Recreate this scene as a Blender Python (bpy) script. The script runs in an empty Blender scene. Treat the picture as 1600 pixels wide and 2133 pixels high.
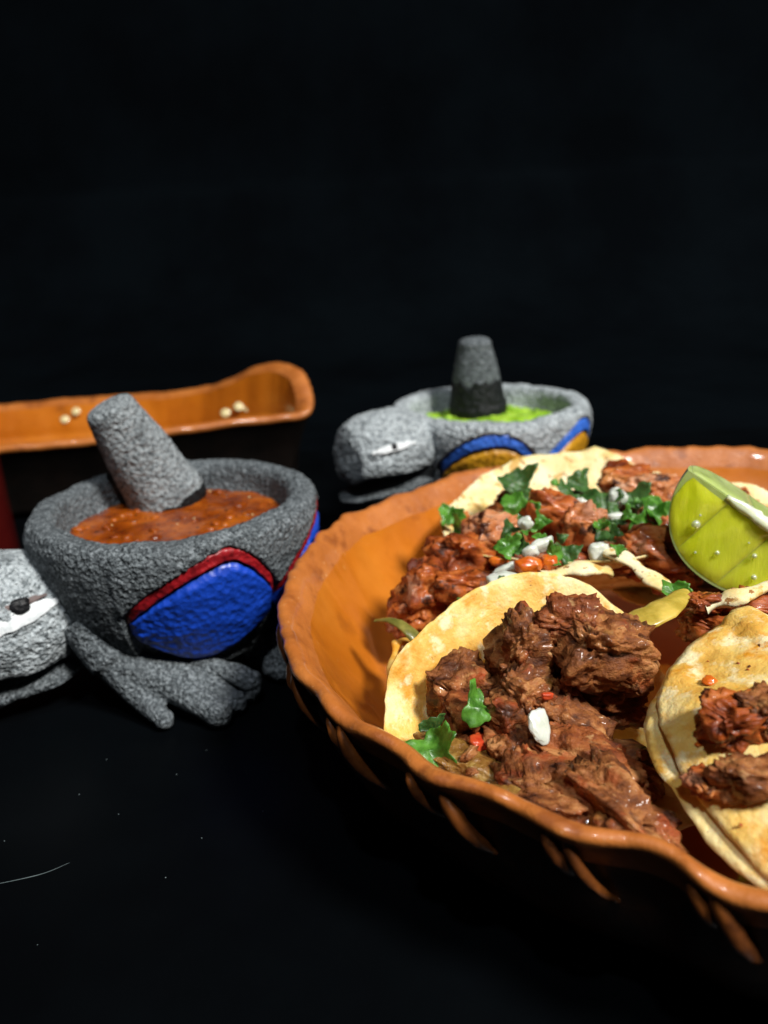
import bpy, bmesh, math, random
import numpy as np
from mathutils import Vector, Matrix, Euler, noise

scene = bpy.context.scene
COL = scene.collection
rng = random.Random(7)
rad = math.radians

# ------------------------------------------------------------------ camera
CAM_H, PITCH, ROLL, FPX = 0.19, rad(20), rad(3), 1601.0     # eye height (m), tilt down, roll, focal length in 1600-px units
C0 = np.array([0, 0, CAM_H])
FW = np.array([0, math.cos(PITCH), -math.sin(PITCH)])
_U = np.array([0, math.sin(PITCH), math.cos(PITCH)]); _R = np.array([1.0, 0, 0])
RT = _R * math.cos(ROLL) - _U * math.sin(ROLL)
UP = _U * math.cos(ROLL) + _R * math.sin(ROLL)
cam_d = bpy.data.cameras.new('camera')
cam = bpy.data.objects.new('camera', cam_d); COL.objects.link(cam)
cam.matrix_world = Matrix(((RT[0], UP[0], -FW[0], 0), (RT[1], UP[1], -FW[1], 0), (RT[2], UP[2], -FW[2], CAM_H), (0, 0, 0, 1)))
cam_d.sensor_fit = 'HORIZONTAL'; cam_d.sensor_width = 36; cam_d.lens = 36 * FPX / 1600
cam_d.clip_start = 0.01; cam_d.clip_end = 50
cam_d.dof.use_dof = True; cam_d.dof.focus_distance = 0.235; cam_d.dof.aperture_fstop = 12.5
scene.camera = cam

def ray(px, py):
    return FW + RT * (px - 800) / FPX - UP * (py - 1066.5) / FPX
def atz(px, py, z):                       # point of the place at height z under a sight line
    d = ray(px, py); return C0 + d * ((z - CAM_H) / d[2])
def aty(px, py, y):
    d = ray(px, py); return C0 + d * (y / d[1])

# ------------------------------------------------------------------ world and lamps
W = bpy.data.worlds.new('World'); scene.world = W; W.use_nodes = True
bg = W.node_tree.nodes['Background']; bg.inputs[0].default_value = (0.0032, 0.0037, 0.0044, 1); bg.inputs[1].default_value = 1.0
KEY_DIR = np.array([0.48, -0.40, 0.78])
def area(name, pos, target, size, power, color):
    l = bpy.data.lights.new(name, 'AREA'); l.shape = 'DISK'; l.size = size; l.energy = power; l.color = color
    o = bpy.data.objects.new(name, l); COL.objects.link(o)
    o.location = pos; o.rotation_euler = (Vector(target) - Vector(pos)).to_track_quat('-Z', 'Y').to_euler()
    return o
KEY = np.array([0.03, 0.30, 0.05]) + KEY_DIR / np.linalg.norm(KEY_DIR) * 4.0
area('key_lamp', KEY, (0.03, 0.30, 0.05), 0.80, 250.0, (1.0, 0.975, 0.93))
area('overhead_fill', (-0.06, -0.48, 1.95), (0.15, 0.35, 0.05), 0.10, 13.0, (0.90, 0.95, 1.0))  # added overhead lamp for glints on the far rim and fill
scene.view_settings.view_transform = 'Standard'; scene.view_settings.look = 'None'
scene.view_settings.exposure = 0.0; scene.view_settings.gamma = 1.0
scene.render.engine = 'CYCLES'
scene.cycles.use_denoising = True
scene.cycles.max_bounces = 8

# ------------------------------------------------------------------ materials
def new_mat(name):
    m = bpy.data.materials.new(name); m.use_nodes = True
    nt = m.node_tree
    return m, nt, nt.nodes['Principled BSDF']
def nd(nt, t, **kw):
    n = nt.nodes.new(t)
    for k, v in kw.items(): setattr(n, k, v)
    return n
def noise_tex(nt, vec, scale, detail=4, rough=0.6, kind='noise'):
    if kind == 'cell':
        n = nd(nt, 'ShaderNodeTexVoronoi'); n.inputs['Scale'].default_value = scale
        sp_ = nd(nt, 'ShaderNodeSeparateColor'); nt.links.new(n.outputs['Color'], sp_.inputs[0]); out = sp_.outputs[0]
    elif kind == 'voronoi':
        n = nd(nt, 'ShaderNodeTexVoronoi'); n.inputs['Scale'].default_value = scale; out = n.outputs['Distance']
    else:
        n = nd(nt, 'ShaderNodeTexNoise'); n.inputs['Scale'].default_value = scale
        n.inputs['Detail'].default_value = detail; n.inputs['Roughness'].default_value = rough; out = n.outputs['Fac']
    nt.links.new(vec, n.inputs['Vector'])
    return out
def ramp(nt, fac, stops):
    r = nd(nt, 'ShaderNodeValToRGB'); e = r.color_ramp.elements
    while len(e) < len(stops): e.new(0.5)
    for i, (p, c) in enumerate(stops):
        e[i].position = p; e[i].color = (*c, 1) if len(c) == 3 else c
    nt.links.new(fac, r.inputs['Fac']); return r.outputs['Color']
G0, G1 = (0, 0, 0), (1, 1, 1)
def pmat(name, stops, scale, rough=0.6, rough_var=0.0, spec=0.5, coat=0.0, coat_rough=0.12, bumps=(), sss=0.0, sss_scale=0.002,
         sss_rad=(1, 0.5, 0.25), stretch=(1, 1, 1), spots=(), detail=5, trans=0.0, ior=1.45):
    m, nt, b = new_mat(name)
    tc = nd(nt, 'ShaderNodeTexCoord'); mp = nd(nt, 'ShaderNodeMapping'); mp.inputs['Scale'].default_value = stretch
    nt.links.new(tc.outputs['Object'], mp.inputs['Vector'])
    v = mp.outputs['Vector']; iso = tc.outputs['Object']
    cz = lambda p: 0.5 + (p - 0.5) * 0.58             # fractal noise bunches round 0.5: tighten the stops
    col = ramp(nt, noise_tex(nt, v, scale, detail), [(cz(p), c) for p, c in stops])
    for i, (c, sc, lo, hi, kind) in enumerate(spots):
        mv = nd(nt, 'ShaderNodeMapping'); mv.inputs['Location'].default_value = (3.1 * i + 1.7, 2.3 * i, 0.9 * i)
        nt.links.new(iso, mv.inputs['Vector'])
        f = noise_tex(nt, mv.outputs['Vector'], sc, 4, 0.6, kind)
        if kind == 'noise': lo, hi = cz(lo), cz(hi)
        k = ramp(nt, f, [(lo, G0), (hi, G1)] if lo < hi else [(hi, G1), (lo, G0)])
        mx = nd(nt, 'ShaderNodeMix', data_type='RGBA')
        nt.links.new(k, mx.inputs['Factor']); nt.links.new(col, mx.inputs['A']); mx.inputs['B'].default_value = (*c, 1)
        col = mx.outputs['Result']
    nt.links.new(col, b.inputs['Base Color'])
    b.inputs['Roughness'].default_value = rough
    if rough_var:
        rr = ramp(nt, noise_tex(nt, iso, scale * 2.3, 3), [(0.3, (rough - rough_var,) * 3), (0.7, (rough + rough_var,) * 3)])
        nt.links.new(rr, b.inputs['Roughness'])
    b.inputs['Specular IOR Level'].default_value = spec
    b.inputs['Coat Weight'].default_value = coat; b.inputs['Coat Roughness'].default_value = coat_rough
    b.inputs['Subsurface Weight'].default_value = sss; b.inputs['Subsurface Scale'].default_value = sss_scale
    b.inputs['Subsurface Radius'].default_value = sss_rad
    b.inputs['Transmission Weight'].default_value = trans; b.inputs['IOR'].default_value = ior
    prev = None
    for (sc, strength, dist, kind, inv) in bumps:
        bn = nd(nt, 'ShaderNodeBump'); bn.inputs['Strength'].default_value = strength; bn.inputs['Distance'].default_value = dist
        bn.invert = inv
        nt.links.new(noise_tex(nt, v if kind == 'fibre' else iso, sc, 4, 0.6, 'voronoi' if kind == 'voronoi' else 'noise'), bn.inputs['Height'])
        if prev: nt.links.new(prev, bn.inputs['Normal'])
        prev = bn.outputs['Normal']
    if prev: nt.links.new(prev, b.inputs['Normal'])
    return m

M = {}
M['table'] = pmat('black_table', [(0.3, (0.0010, 0.0013, 0.0017)), (0.7, (0.0015, 0.0021, 0.0027))], 9, rough=0.38, spec=0.05, rough_var=0.05, bumps=[(700, 0.06, 0.0004, 'n', False)])
M['backdrop'] = pmat('dark_cloth', [(0.3, (0.0015, 0.0021, 0.0028)), (0.7, (0.0022, 0.0033, 0.0044))], 4, rough=1.0, spec=0.0)
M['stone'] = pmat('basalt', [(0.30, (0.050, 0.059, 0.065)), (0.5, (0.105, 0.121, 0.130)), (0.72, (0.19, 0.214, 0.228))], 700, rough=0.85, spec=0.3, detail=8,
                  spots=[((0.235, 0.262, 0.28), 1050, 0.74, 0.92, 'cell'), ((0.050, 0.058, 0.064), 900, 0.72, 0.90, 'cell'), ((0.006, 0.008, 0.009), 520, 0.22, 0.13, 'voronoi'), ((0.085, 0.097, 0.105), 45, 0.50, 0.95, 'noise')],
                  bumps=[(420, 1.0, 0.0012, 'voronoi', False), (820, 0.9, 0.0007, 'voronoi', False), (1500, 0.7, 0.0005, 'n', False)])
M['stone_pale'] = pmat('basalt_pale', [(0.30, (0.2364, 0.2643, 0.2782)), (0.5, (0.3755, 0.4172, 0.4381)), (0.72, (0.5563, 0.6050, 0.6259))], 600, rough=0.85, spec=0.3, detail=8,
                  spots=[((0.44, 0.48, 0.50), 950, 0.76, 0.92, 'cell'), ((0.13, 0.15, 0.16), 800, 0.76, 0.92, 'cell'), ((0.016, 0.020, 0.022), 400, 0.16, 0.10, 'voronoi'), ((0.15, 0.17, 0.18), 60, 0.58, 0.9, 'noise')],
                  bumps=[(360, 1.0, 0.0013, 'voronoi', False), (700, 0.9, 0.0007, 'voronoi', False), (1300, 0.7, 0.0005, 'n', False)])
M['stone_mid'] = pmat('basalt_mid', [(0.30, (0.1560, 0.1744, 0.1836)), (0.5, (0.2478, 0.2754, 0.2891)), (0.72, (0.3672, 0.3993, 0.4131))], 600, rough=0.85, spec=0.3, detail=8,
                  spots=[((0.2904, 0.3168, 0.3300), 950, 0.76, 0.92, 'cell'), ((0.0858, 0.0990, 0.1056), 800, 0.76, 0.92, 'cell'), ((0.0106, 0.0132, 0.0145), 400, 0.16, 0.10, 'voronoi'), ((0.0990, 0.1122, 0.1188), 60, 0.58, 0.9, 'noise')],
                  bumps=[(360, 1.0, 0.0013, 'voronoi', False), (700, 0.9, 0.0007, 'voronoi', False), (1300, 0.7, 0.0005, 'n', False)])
M['stone_wet'] = pmat('basalt_wet', [(0.3, (0.004, 0.0048, 0.0055)), (0.7, (0.012, 0.014, 0.016))], 420, rough=0.5, spec=0.3, bumps=[(330, 0.9, 0.0011, 'voronoi', False), (650, 0.8, 0.0009, 'n', False)])
def paint(name, c, c2):
    return pmat(name, [(0.35, c2), (0.6, c)], 180, rough=0.42, spec=0.5, coat=0.35, coat_rough=0.25,
                bumps=[(330, 0.55, 0.0011, 'voronoi', False), (900, 0.5, 0.0005, 'n', False)],
                spots=[((0.012, 0.014, 0.018), 330, 0.13, 0.08, 'voronoi'), (tuple(x * .45 for x in c), 900, 0.80, 0.95, 'noise')])
M['blue'] = paint('blue_paint', (0.008, 0.060, 0.50), (0.006, 0.048, 0.41))
M['red'] = paint('red_paint', (0.36, 0.010, 0.016), (0.20, 0.006, 0.010))
M['skyblue'] = paint('light_blue_paint', (0.05, 0.18, 0.72), (0.035, 0.13, 0.58))
M['ochre'] = paint('ochre_paint', (0.58, 0.28, 0.012), (0.45, 0.20, 0.010))
M['white'] = pmat('white_paint', [(0.3, (0.62, 0.66, 0.68)), (0.6, (0.82, 0.85, 0.86))], 300, rough=0.6, bumps=[(500, 0.6, 0.0005, 'n', False)])
M['black'] = pmat('black_paint', [(0.3, (0.004, 0.004, 0.005)), (0.7, (0.008, 0.008, 0.010))], 300, rough=0.45, spec=0.4, bumps=[(420, 0.8, 0.0008, 'n', False)])
M['lid'] = pmat('brown_paint', [(0.3, (0.07, 0.045, 0.042)), (0.7, (0.13, 0.09, 0.085))], 200, rough=0.6)
M['glaze'] = pmat('glazed_clay', [(0.25, (0.41, 0.110, 0.006)), (0.5, (0.48, 0.138, 0.008)), (0.75, (0.54, 0.170, 0.014))], 22, rough=0.34, rough_var=0.06, spec=0.5, coat=1.0, coat_rough=0.06,
                  spots=[((0.29, 0.078, 0.007), 40, 0.66, 0.95, 'noise'), ((0.60, 0.28, 0.07), 150, 0.82, 0.95, 'noise')],
                  bumps=[(60, 0.22, 0.0012, 'n', False), (420, 0.12, 0.0003, 'n', False)])
M['rim'] = pmat('bare_clay_rim', [(0.3, (0.37, 0.108, 0.018)), (0.7, (0.48, 0.155, 0.030))], 60, rough=0.5, rough_var=0.1, spec=0.45, coat=0.5, coat_rough=0.10,
                spots=[((0.62, 0.33, 0.15), 400, 0.78, 0.90, 'noise'), ((0.27, 0.075, 0.014), 70, 0.62, 0.80, 'noise')],
                bumps=[(110, 0.45, 0.0014, 'n', False), (420, 0.35, 0.0006, 'n', False), (1000, 0.3, 0.0003, 'n', False)])
M['clay_out'] = pmat('dark_clay', [(0.3, (0.022, 0.007, 0.002)), (0.7, (0.085, 0.027, 0.006))], 50, rough=0.4, spec=0.4, coat=0.3, coat_rough=0.12, bumps=[(90, 0.35, 0.0012, 'n', False)])  # platter outer wall, a darker brown than the rim
M['shade_out'] = pmat('shaded_clay', [(0.3, (0.003, 0.0020, 0.0015)), (0.7, (0.006, 0.0035, 0.0025))], 50, rough=0.7, spec=0.15)  # dish outside, its unlit darkness put into the clay colour
M['ridge'] = pmat('dark_clay_ridge', [(0.3, (0.060, 0.017, 0.004)), (0.7, (0.15, 0.044, 0.008))], 120, rough=0.35, spec=0.5, coat=1.0, coat_rough=0.1, bumps=[(300, 0.4, 0.0006, 'n', False)])
M['cream'] = pmat('cream_slip', [(0.3, (0.62, 0.52, 0.25)), (0.7, (0.75, 0.66, 0.36))], 200, rough=0.35, coat=0.6)
M['tortilla'] = pmat('tortilla_yellow', [(0.28, (0.64, 0.33, 0.050)), (0.47, (0.76, 0.48, 0.115)), (0.66, (0.85, 0.68, 0.32))], 38, rough=0.55, rough_var=0.15, spec=0.4, sss=0.25, sss_scale=0.003,
                     spots=[((0.66, 0.27, 0.016), 85, 0.55, 0.80, 'noise'), ((0.84, 0.70, 0.40), 130, 0.58, 0.78, 'noise'), ((0.42, 0.15, 0.02), 150, 0.86, 1.0, 'noise'), ((0.20, 0.075, 0.015), 480, 0.82, 0.92, 'noise')],
                     bumps=[(120, 0.5, 0.0018, 'n', False), (420, 0.7, 0.0007, 'n', False), (1100, 0.5, 0.0003, 'n', False)])
M['tortilla_pale'] = pmat('tortilla_pale', [(0.3, (0.66, 0.47, 0.16)), (0.5, (0.78, 0.64, 0.32)), (0.68, (0.84, 0.74, 0.46))], 60, rough=0.6, spec=0.35, sss=0.25, sss_scale=0.003,
                     spots=[((0.55, 0.33, 0.08), 130, 0.60, 0.72, 'noise'), ((0.30, 0.13, 0.03), 260, 0.70, 0.77, 'noise')],
                     bumps=[(140, 0.4, 0.0014, 'n', False), (520, 0.5, 0.0005, 'n', False)])
M['tortilla_soaked'] = pmat('soaked_tortilla', [(0.3, (0.36, 0.26, 0.03)), (0.7, (0.58, 0.42, 0.08))], 120, rough=0.4, spec=0.4, coat=0.2, sss=0.3, sss_scale=0.002, bumps=[(300, 0.5, 0.0007, 'n', False)])
M['beef'] = pmat('braised_beef', [(0.25, (0.050, 0.012, 0.003)), (0.45, (0.165, 0.050, 0.013)), (0.58, (0.28, 0.098, 0.027)), (0.76, (0.44, 0.20, 0.07))], 170, rough=0.58, rough_var=0.14, spec=0.28, coat=0.20, coat_rough=0.06,
                 stretch=(0.45, 1, 1), spots=[((0.30, 0.050, 0.010), 80, 0.60, 0.85, 'noise'), ((0.46, 0.25, 0.10), 210, 0.72, 0.88, 'noise'), ((0.045, 0.012, 0.004), 110, 0.66, 0.85, 'noise'), ((0.36, 0.17, 0.03), 60, 0.70, 0.9, 'noise')],
                 bumps=[(330, 0.7, 0.0014, 'fibre', False), (800, 0.9, 0.0007, 'n', False)], sss=0.12, sss_scale=0.002)
M['beef_red'] = pmat('braised_beef_red', [(0.22, (0.060, 0.013, 0.004)), (0.45, (0.19, 0.046, 0.011)), (0.60, (0.30, 0.088, 0.022)), (0.80, (0.42, 0.18, 0.06))], 170, rough=0.58, rough_var=0.14, spec=0.28, coat=0.20, coat_rough=0.06,
                 stretch=(0.45, 1, 1), spots=[((0.30, 0.050, 0.010), 80, 0.60, 0.85, 'noise'), ((0.46, 0.25, 0.10), 210, 0.72, 0.88, 'noise'), ((0.045, 0.012, 0.004), 110, 0.66, 0.85, 'noise'), ((0.36, 0.17, 0.03), 60, 0.70, 0.9, 'noise')],
                 bumps=[(330, 0.7, 0.0014, 'fibre', False), (800, 0.9, 0.0007, 'n', False)], sss=0.12, sss_scale=0.002)
M['pastor'] = pmat('red_marinated_meat', [(0.22, (0.10, 0.015, 0.003)), (0.45, (0.28, 0.055, 0.008)), (0.62, (0.43, 0.110, 0.018)), (0.82, (0.55, 0.23, 0.07))], 110, rough=0.50, rough_var=0.15, spec=0.35, coat=0.22, coat_rough=0.08,
                 stretch=(0.45, 1, 1), spots=[((0.40, 0.17, 0.09), 70, 0.60, 0.74, 'noise'), ((0.05, 0.012, 0.004), 120, 0.62, 0.74, 'noise')],
                 bumps=[(240, 0.5, 0.0012, 'fibre', False), (800, 0.5, 0.0005, 'n', False)], sss=0.18, sss_scale=0.002)
M['pastor_pale'] = pmat('pale_marinated_meat', [(0.22, (0.18, 0.04, 0.010)), (0.45, (0.42, 0.13, 0.035)), (0.62, (0.52, 0.21, 0.09)), (0.82, (0.60, 0.33, 0.20))], 110, rough=0.50, rough_var=0.15, spec=0.35, coat=0.22, coat_rough=0.08,
                 stretch=(0.45, 1, 1), spots=[((0.40, 0.17, 0.09), 70, 0.60, 0.74, 'noise'), ((0.05, 0.012, 0.004), 120, 0.62, 0.74, 'noise')],
                 bumps=[(240, 0.5, 0.0012, 'fibre', False), (800, 0.5, 0.0005, 'n', False)], sss=0.18, sss_scale=0.002)
M['stew'] = pmat('green_brown_juice', [(0.3, (0.14, 0.055, 0.012)), (0.55, (0.24, 0.12, 0.025)), (0.75, (0.30, 0.19, 0.05))], 170, rough=0.2, spec=0.5, coat=0.7, coat_rough=0.08,
                 bumps=[(260, 0.9, 0.0015, 'n', False), (900, 0.6, 0.0005, 'n', False)])
M['leaf'] = pmat('cilantro', [(0.3, (0.035, 0.115, 0.010)), (0.7, (0.10, 0.27, 0.030))], 220, rough=0.42, spec=0.45, coat=0.15, sss=0.3, sss_scale=0.001, sss_rad=(0.5, 1, 0.2), bumps=[(420, 0.6, 0.0006, 'n', False)])
M['leaf_dark'] = pmat('cilantro_dark', [(0.3, (0.020, 0.062, 0.010)), (0.7, (0.055, 0.135, 0.030))], 220, rough=0.42, spec=0.45, sss=0.2, sss_scale=0.001, bumps=[(420, 0.6, 0.0006, 'n', False)])
M['stem'] = pmat('wilted_stem', [(0.3, (0.10, 0.10, 0.015)), (0.7, (0.24, 0.21, 0.045))], 160, rough=0.4, spec=0.5, coat=0.2, bumps=[(300, 0.4, 0.0006, 'n', False)])
M['onion'] = pmat('onion', [(0.3, (0.60, 0.64, 0.54)), (0.7, (0.76, 0.79, 0.70))], 140, rough=0.25, spec=0.5, coat=0.3, trans=0.15, ior=1.35, sss=0.5, sss_scale=0.003, sss_rad=(1, 0.95, 0.8), bumps=[(260, 0.3, 0.0005, 'n', False)])
M['chile'] = pmat('orange_chile', [(0.3, (0.52, 0.09, 0.008)), (0.7, (0.66, 0.17, 0.015))], 140, rough=0.28, spec=0.5, coat=0.4, sss=0.3, sss_scale=0.002, bumps=[(260, 0.3, 0.0005, 'n', False)])
M['tomato'] = pmat('tomato', [(0.3, (0.42, 0.030, 0.010)), (0.7, (0.52, 0.075, 0.020))], 140, rough=0.25, spec=0.5, coat=0.4, sss=0.3, sss_scale=0.002, bumps=[(260, 0.3, 0.0005, 'n', False)])
M['lime_pulp'] = pmat('lime_pulp', [(0.3, (0.58, 0.66, 0.016)), (0.7, (0.72, 0.78, 0.06))], 70, rough=0.16, spec=0.5, coat=0.5, coat_rough=0.06, sss=0.75, sss_scale=0.010, sss_rad=(0.9, 1, 0.25),
                      bumps=[(260, 0.5, 0.0010, 'fibre', False), (600, 0.15, 0.0003, 'n', False)], stretch=(1, 1, 0.22), spots=[((0.50, 0.58, 0.16), 240, 0.85, 0.98, 'noise')])
M['lime_core'] = pmat('lime_core', [(0.3, (0.62, 0.70, 0.46)), (0.7, (0.76, 0.80, 0.62))], 140, rough=0.25, spec=0.5, coat=0.6, sss=0.4, sss_scale=0.004, sss_rad=(0.9, 1, 0.6), bumps=[(240, 0.35, 0.0008, 'n', False)])  # core pith, whitened to carry the highlight along the ridge
M['lime_pith'] = pmat('lime_pith', [(0.3, (0.38, 0.50, 0.12)), (0.7, (0.50, 0.60, 0.22))], 140, rough=0.3, spec=0.5, coat=0.3, sss=0.5, sss_scale=0.005, sss_rad=(0.9, 1, 0.4), bumps=[(240, 0.25, 0.0005, 'n', False)])
M['lime_top'] = pmat('lime_top', [(0.3, (0.40, 0.50, 0.14)), (0.7, (0.52, 0.61, 0.26))], 60, rough=0.22, spec=0.5, coat=0.4, coat_rough=0.1, sss=0.5, sss_scale=0.006, sss_rad=(0.9, 1, 0.4), bumps=[(160, 0.2, 0.0006, 'n', False)])  # paler, less saturated green for the top cut face
M['lime_rind'] = pmat('lime_rind', [(0.3, (0.10, 0.21, 0.012)), (0.7, (0.21, 0.34, 0.03))], 90, rough=0.3, spec=0.5, coat=0.3, bumps=[(500, 0.5, 0.0005, 'voronoi', False)], sss=0.2, sss_scale=0.003)
M['water'] = pmat('juice_drop', [(0.3, (0.9, 0.95, 0.8)), (0.7, (0.95, 1.0, 0.85))], 10, rough=0.02, trans=0.7, ior=1.33, coat=1.0, coat_rough=0.02)
M['salsa_red'] = pmat('red_salsa', [(0.3, (0.14, 0.022, 0.0015)), (0.55, (0.28, 0.058, 0.003)), (0.75, (0.38, 0.095, 0.007))], 55, rough=0.25, spec=0.35, coat=0.2, coat_rough=0.08, sss=0.2, sss_scale=0.002,
                      spots=[((0.07, 0.012, 0.003), 260, 0.66, 0.74, 'noise')], bumps=[(90, 0.4, 0.0012, 'n', False), (420, 0.4, 0.0006, 'n', False)])
M['salsa_green'] = pmat('green_salsa', [(0.3, (0.17, 0.34, 0.012)), (0.55, (0.30, 0.52, 0.03)), (0.75, (0.44, 0.66, 0.08))], 120, rough=0.35, spec=0.5, sss=0.3, sss_scale=0.003, bumps=[(200, 0.8, 0.0014, 'n', False)])
M['red_glass'] = pmat('dark_red_glass', [(0.3, (0.045, 0.003, 0.003)), (0.7, (0.07, 0.005, 0.004))], 20, rough=0.08, spec=0.5, coat=0.8, coat_rough=0.03)
M['label'] = pmat('pale_band', [(0.3, (0.30, 0.33, 0.38)), (0.7, (0.38, 0.41, 0.46))], 40, rough=0.5)
M['lint'] = pmat('lint', [(0.3, (0.09, 0.12, 0.125)), (0.7, (0.15, 0.19, 0.195))], 90, rough=0.6)

# ------------------------------------------------------------------ object helpers
WORLD = {}                                # world position of every root and part origin
def empty(name, loc, label, cat, group=None):
    o = bpy.data.objects.new(name, None); COL.objects.link(o); o.location = loc; o.empty_display_size = 0.01
    o['label'] = label; o['category'] = cat
    if group: o['group'] = group
    WORLD[o] = np.array(loc, float); return o
def obj(name, verts, faces, mat, parent=None, smooth=True, label=None, cat=None, group=None, kind=None, origin=None):
    v = np.asarray(verts, float)
    if parent is not None: off = WORLD[parent]
    elif origin is not None: off = np.array(origin, float)
    else: off = np.zeros(3)
    me = bpy.data.meshes.new(name)
    me.from_pydata((v - off).tolist(), [], [tuple(int(i) for i in f) for f in faces]); me.update()
    if smooth: me.polygons.foreach_set('use_smooth', [True] * len(me.polygons))
    me.materials.append(M[mat])
    o = bpy.data.objects.new(name, me); COL.objects.link(o)
    if parent is not None: o.parent = parent
    elif origin is not None: o.location = origin
    WORLD[o] = off
    if label: o['label'] = label
    if cat: o['category'] = cat
    if group: o['group'] = group
    if kind: o['kind'] = kind
    return o
def grid_faces(nu, nv, cu=False, cv=False, base=0):
    f = []
    for i in range(nu if cu else nu - 1):
        for j in range(nv if cv else nv - 1):
            a, b = i, (i + 1) % nu; c, d = j, (j + 1) % nv
            f.append((base + a * nv + c, base + b * nv + c, base + b * nv + d, base + a * nv + d))
    return f
def fn(p, oct=3):
    return noise.fractal(Vector(p), 1.0, 2.0, oct)
_ico = {}
def ico(sub):
    if sub not in _ico:
        bm = bmesh.new(); bmesh.ops.create_icosphere(bm, subdivisions=sub, radius=1.0)
        bm.verts.ensure_lookup_table()
        _ico[sub] = (np.array([v.co[:] for v in bm.verts]), [tuple(v.index for v in f.verts) for f in bm.faces]); bm.free()
    return _ico[sub]
def rotm(e, order='XYZ'):
    return np.array(Euler([rad(a) for a in e], order).to_matrix())
def blob(center, radii, rot=(0, 0, 0), sub=4, seed=0, amp=0.25, mid=0.12, fine=0.04, box=0.0, freq=1.3, fibre=0.0, sharp=0.0):
    """displaced lump: box>0 squares it off, fibre adds strands along its long axis, sharp tears its skin into flakes"""
    P, F = ico(sub); r = np.array(radii); out = np.empty_like(P)
    s = Vector((seed * 3.17, seed * 1.31, -seed * 2.11))
    for i, p in enumerate(P):
        if box:
            q = np.sign(p) * np.abs(p) ** (1 - box); q = q / max(np.linalg.norm(q), 1e-6) * (1 + box * 0.35 * (1 - np.max(np.abs(p))) * 3)
        else: q = p
        v = Vector(q)
        d = 1 + amp * noise.noise(v * freq + s) + mid * noise.noise(v * freq * 2.7 + s) + fine * noise.noise(v * freq * 7.1 + s)
        if fibre: d += fibre * noise.noise(Vector((q[0] * 1.6, q[1] * 8.0, q[2] * 8.0)) + s)
        d += fine * 0.45 * noise.noise(v * freq * 17 - s)
        if sharp:
            c = noise.noise(v * freq * 3.9 - s); d += sharp * (0.35 - abs(c) * 1.6) + sharp * 0.5 * noise.noise(v * freq * 14 + s)
        out[i] = q * d
    return (out * r) @ rotm(rot).T + np.array(center), F
def tube(path, radii, nseg=16, cap=True, jitter=0.0, seed=0, flat=1.0):
    path = np.array(path, float); n = len(path); radii = np.broadcast_to(np.array(radii, float), (n,))
    V = []; up = np.array([0, 0, 1.0])
    for i in range(n):
        t = path[min(i + 1, n - 1)] - path[max(i - 1, 0)]; t /= np.linalg.norm(t)
        a = np.cross(up, t)
        if np.linalg.norm(a) < 1e-3: a = np.cross(np.array([0, 1.0, 0]), t)
        a /= np.linalg.norm(a); b = np.cross(t, a)
        for k in range(nseg):
            th = 2 * math.pi * k / nseg
            d = a * math.cos(th) + b * math.sin(th) * flat
            rr = radii[i] * (1 + (jitter * noise.noise(Vector(path[i] * 300 + d * 2) + Vector((seed, 0, 0))) if jitter else 0))
            V.append(path[i] + d * rr)
    F = grid_faces(n, nseg, cv=True)
    if cap:
        V.append(path[0]); V.append(path[-1]); c0, c1 = len(V) - 2, len(V) - 1
        F += [(c0, (k + 1) % nseg, k) for k in range(nseg)]
        F += [(c1, (n - 1) * nseg + k, (n - 1) * nseg + (k + 1) % nseg) for k in range(nseg)]
    return np.array(V), F
def spline(pts, n, closed=False):
    pts = np.array(pts, float); m = len(pts); out = []
    segs = m if closed else m - 1
    for i in range(n):
        t = i / (n if closed else n - 1) * segs
        k = min(int(t), segs - 1); f = t - k
        if closed: p0, p1, p2, p3 = (pts[(k + j) % m] for j in (-1, 0, 1, 2))
        else: p0, p1, p2, p3 = (pts[min(max(k + j, 0), m - 1)] for j in (-1, 0, 1, 2))
        out.append(0.5 * ((2 * p1) + (-p0 + p2) * f + (2 * p0 - 5 * p1 + 4 * p2 - p3) * f * f + (-p0 + 3 * p1 - 3 * p2 + p3) * f ** 3))
    return np.array(out)
def join(parts):
    V = []; F = []; b = 0
    for v, f in parts:
        V.append(v); F += [tuple(i + b for i in q) for q in f]; b += len(v)
    return np.concatenate(V), F
def remesh(o, size):
    m = o.modifiers.new('fuse', 'REMESH'); m.mode = 'VOXEL'; m.voxel_size = size; m.use_smooth_shade = True

# ------------------------------------------------------------------ the setting
def sheet(name, mat, pts):
    o = obj(name, pts, [(0, 1, 2, 3)], mat, smooth=False); o['kind'] = 'structure'; return o
sheet('table', 'table', [(-6, -1.0, 0), (6, -1.0, 0), (6, 0.70, 0), (-6, 0.70, 0)])
bp = spline([(0, 0.70, 0), (0, 1.0, .004), (0, 1.25, .05), (0, 1.45, .25), (0, 1.5, .7), (0, 1.5, 4.0)], 60)
bd = obj('backdrop', [(x, y, z) for x in (-6, 0, 6) for _, y, z in bp], grid_faces(3, 60), 'backdrop'); bd['kind'] = 'structure'

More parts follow.
